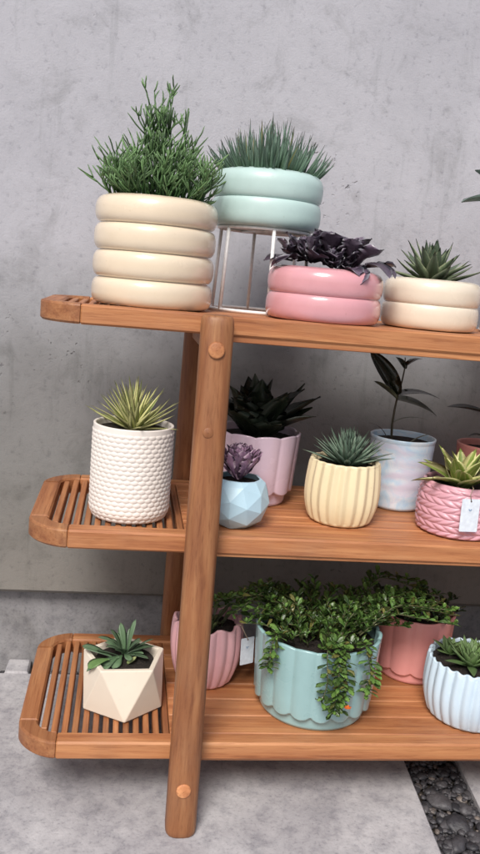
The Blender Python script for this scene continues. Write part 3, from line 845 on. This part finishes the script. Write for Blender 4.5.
# ---- 11 pink woven pot
def weave(t, a):
    r = 0.0655*(0.90+0.10*math.sin(PI*min(1, 0.12+t*0.85))) if True else 0
    rows = 8; u = t*rows; k = int(u); fu = u-k
    x = (a/(2*PI)*22 + (fu*0.9 if k % 2 else -fu*0.9) + 0.37*k) % 1
    d = (math.sin(PI*x)**0.6)*(math.sin(PI*fu)**0.6)
    if t > 0.94 or t < 0.03: d *= 0.3
    if t < 0.04: r *= 0.95+0.05*t/0.04
    return r + 0.0026*d - 0.001
p11 = planted('potted_plant', (0.659, 0.062, Z[2]), 'dusty pink braided texture pot with a yellow striped green leaf rosette', 'potted plant',
              pot_mesh(0.080, weave, 120, 240, 0.0045), glaze('dusty pink glaze', (0.66, 0.35, 0.41), 0.42, 0.2, 0.08), 0.056, 0.071)
fm = MB(); rs = random.Random(81)
for i in range(23):
    a = i*2.39996+0.6; o = i/23; el = R(80-62*o+rs.uniform(-5, 5)); L = (0.066+0.012*o)*rs.uniform(0.9, 1.1)
    fm.leaf((-0.004+0.006*math.cos(a), -0.01+0.006*math.sin(a), 0.070), a, el, L, 0.029, rs.uniform(0.0, 0.6), 0.07, 0.22, 10, 'lance', rs.uniform(-.25, .25))
fm.build('foliage', leafmat('yellow edged leaf', (0.16, 0.23, 0.045), (0.20, 0.27, 0.06), edge=(0.62, 0.60, 0.28), edge0=0.66, var=0.15, rough=0.4, tw=0.5), p11)

def price_tag(loc, rz, tilt, label, w=0.0175, h=0.030, string=None):
    t = empty('price_tag', loc, rz); tag(t, label, 'tag')
    mb = MB(); vs = []; n = 20; hw = w/2; d = 0.0004
    def P(x, z): return (x, -math.sin(tilt)*(-z)*1.0, z*math.cos(tilt))
    outline = [(-hw+0.001, 0), (hw-0.001, 0), (hw, -0.001), (hw, -h+0.001), (hw-0.001, -h), (-hw+0.001, -h), (-hw, -h+0.001), (-hw, -0.001)]
    k = len(outline)
    fr_ = [P(x, z) for x, z in outline]; bk = [(x, y+d, z) for x, y, z in fr_]
    fs = [tuple(range(k)), tuple(range(2*k-1, k-1, -1))] + [(i, i+k, (i+1) % k+k, (i+1) % k) for i in range(k)]
    mb.add(fr_+bk, fs); c = mb.build('card', CARD, t, smooth=False)
    mb = MB(); pz = P(0, -0.0035)
    mb.tube([(pz[0], pz[1]-0.0006, pz[2]), (pz[0], pz[1]-0.0001, pz[2])], 0.0012, 10)
    mb.build('eyelet', plain('dark eyelet', (0.05, 0.04, 0.04), 0.5), c)
    mb = MB()
    for x0, x1, zc in ((-0.0028, -0.0006, -0.0160), (0.0004, 0.0026, -0.0160), (-0.0018, 0.0016, -0.0178)):
        q = P((x0+x1)/2, zc)
        mb.box(q[0]-(x1-x0)/2, q[0]+(x1-x0)/2, q[1]-0.0005, q[1]-0.0001, q[2]-0.0005, q[2]+0.0005, 0.0001)
    mb.build('printed_mark', INK, c, smooth=False)
    mb = MB(); mb.tube(string, 0.0007, 6); mb.build('string', STRING, t)
    return t
price_tag((0.645, -0.0100, Z[2]+0.070), 0.05, 0.05, 'small white price tag hanging on the dusty pink braided pot', w=0.029, h=0.050, string=[(0, -0.001, -0.0035), (-0.003, -0.0005, 0.006), (0.002, 0.003, 0.0155), (0.006, 0.014, 0.017)])

# ---- 12 salmon pot at the right edge of the middle shelf
salG = glaze('salmon terracotta glaze', (0.50, 0.20, 0.17), 0.45, 0.15, 0.08)
p12 = planted('potted_plant', (0.757, 0.195, Z[2]), 'salmon pot with long dark leaves at the right edge of the middle shelf', 'potted plant',
              pot_mesh(0.115, lambda t, a: 0.053*(0.82+0.18*t**0.7), 30, 64, 0.004), salG, 0.048, 0.104)
mb = MB(); mb.tube([(0, 0, 0.10), (0.003, 0, 0.15), (0.0, 0, 0.19)], [0.002, 0.0018, 0.0012], 6); mb.build('stem', plain('dark stem', (0.05, 0.04, 0.025), 0.6), p12)
oneleaf(p12, (Vector((-0.005, 0, 0.168)), PI+0.15, R(16), 0.086, 0.040, 0.35, 0.08, 0.14, 10, 'lance'), RB)
oneleaf(p12, (Vector((-0.002, 0, 0.126)), PI+0.3, R(25), 0.046, 0.016, 0.8, 0.08, 0.14, 10, 'lance'), RB)
oneleaf(p12, (Vector((0.003, 0, 0.18)), 0.5, R(40), 0.08, 0.026, 0.6, 0.05, 0.14, 10, 'lance'), RB)
oneleaf(p12, (Vector((0.003, 0, 0.15)), -0.9, R(30), 0.07, 0.026, 0.6, 0.05, 0.14, 10, 'lance'), RB)

# ---- 13 cream faceted pentagonal pot
def penta(Rt, Rm, zt, rot):
    """pentagonal antiprism: ten triangles between a top and a turned bottom pentagon"""
    ring = lambda R_, z, o: [(R_*math.cos(rot+2*PI*(k+o)/5), R_*math.sin(rot+2*PI*(k+o)/5), z) for k in range(5)]
    top = ring(Rt, zt, 0); mid = ring(Rm, 0.0, 0.5); tin = ring(Rt*0.86, zt, 0); din = ring(Rt*0.80, zt-0.03, 0)
    vs = top+mid+tin+din; fs = [(9, 8, 7, 6, 5)]
    for k in range(5):
        k2 = (k+1) % 5
        fs += [(k, 5+k, k2), (k2, 5+k, 5+k2), (k, k2, 10+k2, 10+k), (10+k, 10+k2, 15+k2, 15+k)]
    import bmesh
    bm = bmesh.new(); bv = [bm.verts.new(v) for v in vs]
    for f in fs: bm.faces.new([bv[i] for i in f])
    bmesh.ops.recalc_face_normals(bm, faces=bm.faces[:])
    ed = [e for e in bm.edges if not e.is_boundary]
    bmesh.ops.bevel(bm, geom=ed, offset=0.0014, segments=2, affect='EDGES', profile=0.5)
    bm.verts.index_update(); mb = MB(); mb.add([v.co.copy() for v in bm.verts], [[v.index for v in f.verts] for f in bm.faces]); bm.free()
    return mb
facG = glaze('cream matt glaze', (0.80, 0.72, 0.60), 0.5, 0.1, 0.03)
p13 = planted('potted_plant', (0.150, 0.070, Z[3]), 'cream faceted geometric pot with a drooping green succulent on the bottom slats', 'potted plant',
              penta(0.0665, 0.0640, 0.080, R(-122)), facG, 0.0, 0, smooth=False)
soil_mesh(0.0455, 0.072).build('soil', SOIL, p13)
fm = MB(); rs = random.Random(91)
G = [(-0.02, -0.01, 2.9, 20, .050, .016), (-0.01, -0.01, 3.5, 0, .054, .018), (-0.01, -0.01, -2.4, -5, .046, .022), (0, 0, 1.8, 50, .05, .014), (0, 0, 0.2, 25, .048, .013), (0.005, 0, 0.7, 15, .05, .014), (0, 0, -0.4, 12, .040, .013),
     (0, 0, 2.2, 78, .050, .011), (0.004, 0, 1.0, 82, .056, .010), (-0.004, 0, 2.6, 70, .044, .013), (0, 0, -1.3, 20, .030, .012), (0.0, 0, -2.9, 45, .036, .014), (0, 0, 0, 60, .036, .012), (0, 0, 4, 60, .03, .013), (0.01, 0.01, 0.1, 42, .040, .012), (0, 0.01, 2.9, 40, .05, .014)]
for (x, y, az, el, L, W) in G:
    fm.leaf((x, y, 0.080), az, R(el), L, W, rs.uniform(0.2, 0.8), 0.16, 0.12, 9, 'spoon', rs.uniform(-.3, .3))
    fm.leaf((x*0.5, y*0.5+0.004, 0.078), az+rs.uniform(0.3, 0.6), R(el*0.8+8), L*0.75, W*0.8, rs.uniform(0.1, 0.6), 0.16, 0.12, 9, 'spoon', rs.uniform(-.3, .3))
fm.build('foliage', leafmat('blue green soft leaf', (0.06, 0.115, 0.055), (0.14, 0.22, 0.13), edge=(0.13, 0.2, 0.13), edge0=0.88, var=0.35, rough=0.45), p13)
oneleaf(p13, (Vector((-0.024, -0.022, 0.082)), -2.75, R(8), 0.036, 0.024, 0.9, 0.08, 0.05, 9, 'spoon'), leafmat('bright green leaf', (0.10, 0.19, 0.06), (0.14, 0.25, 0.08), var=0.05))
mb = MB(); mb.leaf(Vector((0.004, -0.018, 0.074)), 0.6, R(28), 0.018, 0.010, 0.2, 0.5, 0.0, 8, 'ovate'); mb.build('bud', leafmat('yellow green bud', (0.30, 0.38, 0.14), (0.42, 0.46, 0.22), var=0.05), p13)

# ---- 14 pink ridged pot behind the leg
pinkR = glaze('rose ridged glaze', (0.74, 0.43, 0.46), 0.3, 0.4, 0.06)
p14 = planted('potted_plant', (0.287, 0.150, Z[3]), 'rose pink ridged bowl shaped pot half hidden behind the leg', 'potted plant',
              pot_mesh(0.108, barrel(0.0595, 18, 0.0045, 0.96, 0.70, sharp=False, tmax=0.7), 70, 216, 0.0045, rimz=lambda a: 0.0035*math.sin(9*a+0.6)), pinkR, 0.053, 0.093)
fm = MB(); rs = random.Random(95)
for i in range(34):
    a = rs.uniform(0, 2*PI); rr = rs.uniform(0, 0.03); el = R(rs.uniform(25, 85))
    fm.leaf((rr*math.cos(a), rr*math.sin(a), 0.092), a, el, rs.uniform(0.025, 0.05), 0.008, rs.uniform(-.2, .6), 0.2, 0.1, 6, 'spoon')
fm.build('foliage', leafmat('olive small leaf', (0.05, 0.07, 0.03), (0.10, 0.12, 0.05), var=0.4), p14)
price_tag((0.350, 0.110, Z[3]+0.094), 0.45, 0.05, 'small white price tag hanging on the rose pink ridged pot behind the leg', w=0.026, h=0.046, string=[(0, -0.001, -0.0035), (-0.005, 0.001, 0.006), (-0.011, 0.007, 0.021), (-0.017, 0.014, 0.020)])

# ---- 15 large teal scalloped pot with trailing plant
H15 = 0.134
tealG = glaze('teal glaze', (0.295, 0.475, 0.485), 0.28, 0.5, 0.06)
p15 = planted('potted_plant', (0.457, 0.072, Z[3]), 'large teal scalloped pot overflowing with trailing small leaved green plant', 'potted plant',
              pot_mesh(H15, scallop(0.0985, 0.091, 18, 0.0032, 0.13, 0.06, 0.93, 0.1), 120, 288, 0.006, rimz=scal_rim(18, 0.003, 0.1)), tealG, 0.091, H15-0.018)
fm = MB(); sm = MB(); rs = random.Random(101)
def trail(pts, dens=0.0080, ls=1.0):
    # resample a polyline
    P_ = [Vector(p) for p in pts]; out = []
    for a, b, in zip(P_, P_[1:]):
        n = max(1, int((b-a).length/dens))
        for k in range(n): out.append(a.lerp(b, k/n))
    out.append(P_[-1])
    for _ in range(3):
        out = [out[0]]+[(out[i-1]+out[i]*2+out[i+1])/4 for i in range(1, len(out)-1)]+[out[-1]]
    sm.tube(out, 0.0009, 5)
    ph = rs.uniform(0, 6)
    for i, p in enumerate(out[1:]):
        d = (out[min(i+2, len(out)-1)]-out[i]); d = d.normalized() if d.length > 0 else Vector((0, 0, 1))
        for s in (0, 1):
            a = ph + i*1.57+s*PI
            sid = Vector((math.cos(a), math.sin(a), 0.25)); v = (sid + d*0.7 + Vector((0, -0.1, 0.25))).normalized()
            L = rs.uniform(0.0095, 0.0215)*ls
            fm.leaf(p, math.atan2(v.y, v.x), math.asin(max(-1, min(1, v.z))), L, L*0.50, rs.uniform(0, 0.6), 0.08, 0.12, 4, 'spoon', rs.uniform(-.7, .7))
    for k in range(4):  # tip whorl
        a = rs.uniform(0, 6.28); fm.leaf(out[-1], a, R(rs.uniform(20, 70)), 0.010*ls, 0.005*ls, 0.2, 0.08, 0.12, 4, 'spoon')
for i in range(96):
    a = rs.uniform(0, 2*PI); o = rs.random()**0.5; r0 = 0.070*o
    p = Vector((r0*math.cos(a), r0*math.sin(a), H15-0.018))
    reach = rs.uniform(0.01, 0.05) if rs.random() < 0.8 else rs.uniform(0.04, 0.08)
    p.y = p.y*0.8+0.012
    ax = math.cos(a)*reach*1.2; ay = math.sin(a)*reach*(0.8 if math.sin(a) > 0 else 0.35)
    h = rs.uniform(0.025, 0.066)
    pts = [p, p+Vector((ax*0.35, ay*0.35, h*0.8)), p+Vector((ax, ay, h*rs.uniform(0.75, 1.15)))]
    trail(pts)
# long lateral arms
for k in range(15):
    z_ = rs.uniform(0.03, 0.07); y_ = rs.uniform(-0.03, 0.06)
    trail([(0.06, y_, H15), (0.11, y_+rs.uniform(-.02, .02), H15+z_), (rs.uniform(0.16, 0.215), y_+rs.uniform(-.02, .02), H15+z_*rs.uniform(0.5, 1.0))])
for k in range(8):
    z_ = rs.uniform(0.03, 0.065); y_ = rs.uniform(-0.02, 0.06)
    trail([(-0.05, y_, H15), (-0.09, y_, H15+z_), (rs.uniform(-0.175, -0.125), y_+rs.uniform(-.02, .02), H15+z_*rs.uniform(0.3, 0.9))])
# hanging trails over the front
def hang(ang, zend, n, spread=0.012):
    for k in range(n):
        a = ang+rs.uniform(-spread, spread)*8; ro = 0.110+rs.uniform(0, 0.012)
        ze = zend+rs.uniform(0, 0.35)*(H15-zend)
        trail([(0.06*math.cos(a), 0.06*math.sin(a), H15-0.01), (0.098*math.cos(a), 0.098*math.sin(a), H15+0.018), (ro*math.cos(a), ro*math.sin(a), H15-0.015),
               ((ro+0.003)*math.cos(a+0.03), (ro+0.003)*math.sin(a+0.03), (H15+ze)/2), (ro*math.cos(a-0.02), ro*math.sin(a-0.02), ze)], 0.0062)
hang(R(-89), 0.024, 3, 0.004); hang(R(-84), 0.045, 2, 0.008); hang(R(-94), 0.060, 1, 0.01); hang(R(-60), 0.056, 2, 0.01)
hang(R(-140), 0.082, 2, 0.010)
fm.build('foliage', leafmat('glossy small green leaf', (0.04, 0.095, 0.022), (0.12, 0.21, 0.05), var=0.7, aged=(0.30, 0.27, 0.08), rough=0.36, coat=0.12), p15)
sm.build('stems', plain('green brown stems', (0.10, 0.10, 0.045), 0.6), p15)
mb = MB()
for k in range(6):
    a = k*1.05; mb.leaf((0.020, -0.1300, 0.066), a, R(10), 0.0070, 0.0055, -0.3, 0.15, 0.1, 5, 'ovate')
mb.build('flower', plain('orange petals', (0.75, 0.16, 0.03), 0.5), p15)

# ---- 16 coral pot behind
corG = glaze('coral glaze', (0.76, 0.33, 0.31), 0.35, 0.3, 0.06)
p16 = planted('potted_plant', (0.667, 0.192, Z[3]), 'coral scalloped pot at the back of the bottom shelf under trailing leaves', 'potted plant',
              pot_mesh(0.118, scallop(0.066, 0.060, 10, 0.003, 0.12, 0.06, 0.93, 0.3), 90, 180, 0.005), corG, 0.059, 0.106)
fm = MB(); sm = MB()
for i in range(20):
    a = rs.uniform(0, 2*PI); r0 = 0.05*rs.random()**0.5; p = Vector((r0*math.cos(a), r0*math.sin(a), 0.106))
    trail([p, p+Vector((math.cos(a)*0.014, math.sin(a)*0.012, rs.uniform(0.012, 0.03))), p+Vector((math.cos(a)*0.034, math.sin(a)*0.030, rs.uniform(0.006, 0.034)))])
fm.build('foliage', leafmat('deep green small leaf', (0.022, 0.05, 0.018), (0.05, 0.095, 0.035), var=0.5, rough=0.3, coat=0.2), p16)
sm.build('stems', plain('dark green stems', (0.05, 0.06, 0.03), 0.6), p16)

# ---- 17 blue-white fluted pot
bwG = glaze('blue white glaze', (0.60, 0.74, 0.86), 0.35, 0.3, 0.04)
p17 = planted('potted_plant', (0.717, 0.046, Z[3]), 'pale blue white fluted pot with green pointed rosettes, far right on the bottom shelf', 'potted plant',
              pot_mesh(0.098, barrel(0.0755, 26, 0.0048, 0.97, 0.82, sharp=False, tmax=0.6, tw=0.12), 80, 260, 0.0045, rimz=lambda a: 0.0015*math.sin(26*a)), bwG, 0.068, 0.089)
fm = MB(); rs = random.Random(111)
for (cx, cy, n, L0) in ((-0.012, -0.012, 30, 0.054), (0.034, 0.018, 18, 0.042), (-0.03, 0.03, 14, 0.036)):
    for i in range(n):
        a = i*2.39996; o = i/n; el = R(80-70*o+rs.uniform(-5, 5)); L = L0*(0.6+0.5*o)
        fm.leaf((cx+0.004*math.cos(a), cy+0.004*math.sin(a), 0.091), a, el, L, 0.0155, rs.uniform(-0.5, 0.2), 0.18, 0.16, 8, 'agave', rs.uniform(-.2, .2))
fm.build('foliage', leafmat('fresh green pointed leaf', (0.11, 0.19, 0.065), (0.16, 0.25, 0.10), edge=(0.22, 0.31, 0.14), edge0=0.85, var=0.25, rough=0.4), p17)

# ------------------------------------------------------------------ camera
cam = bpy.data.cameras.new('camera'); co = bpy.data.objects.new('camera', cam); col.objects.link(co)
r_ = Vector((0.98772111, -0.12927107, 0.08772681)); u_ = Vector((-0.06161459, 0.19368364, 0.97912731)); w_ = Vector((0.14356408, 0.97250997, -0.18334044))
M = Matrix((r_, u_, -w_)).transposed().to_4x4(); M.translation = Vector((0.12433, -1.11644, 0.79395)); co.matrix_world = M
cam.sensor_fit = 'VERTICAL'; cam.sensor_height = 36; cam.lens = 808.918*36/854
cam.clip_start = 0.02; cam.clip_end = 500
sc.camera = co

# ------------------------------------------------------------------ light
SUN_EL, SUN_AZ = 47, 202       # azimuth: degrees clockwise from +Y
w = bpy.data.worlds.new('World'); sc.world = w; w.use_nodes = True; nt = w.node_tree
sky = nt.nodes.new('ShaderNodeTexSky'); sky.sky_type = 'NISHITA'; sky.sun_disc = False
sky.sun_elevation = R(SUN_EL); sky.sun_rotation = R(SUN_AZ); sky.air_density = 1.0; sky.dust_density = 4.0; sky.ozone_density = 1.0
nt.links.new(sky.outputs[0], nt.nodes['Background'].inputs[0]); nt.nodes['Background'].inputs[1].default_value = 0.05
sl_ = bpy.data.lights.new('sun', 'SUN'); sl_.energy = 1.5; sl_.angle = R(22); sl_.color = (1, 0.965, 0.93)
so = bpy.data.objects.new('sun', sl_); col.objects.link(so)
d = Vector((math.sin(R(SUN_AZ))*math.cos(R(SUN_EL)), math.cos(R(SUN_AZ))*math.cos(R(SUN_EL)), math.sin(R(SUN_EL))))
so.rotation_euler = d.to_track_quat('Z', 'Y').to_euler(); so.location = d*5
sc.view_settings.view_transform = 'Standard'; sc.view_settings.look = 'None'; sc.view_settings.gamma = 1; sc.view_settings.exposure = 1.0
sc.view_settings.use_curve_mapping = False
sc.render.engine = 'CYCLES'
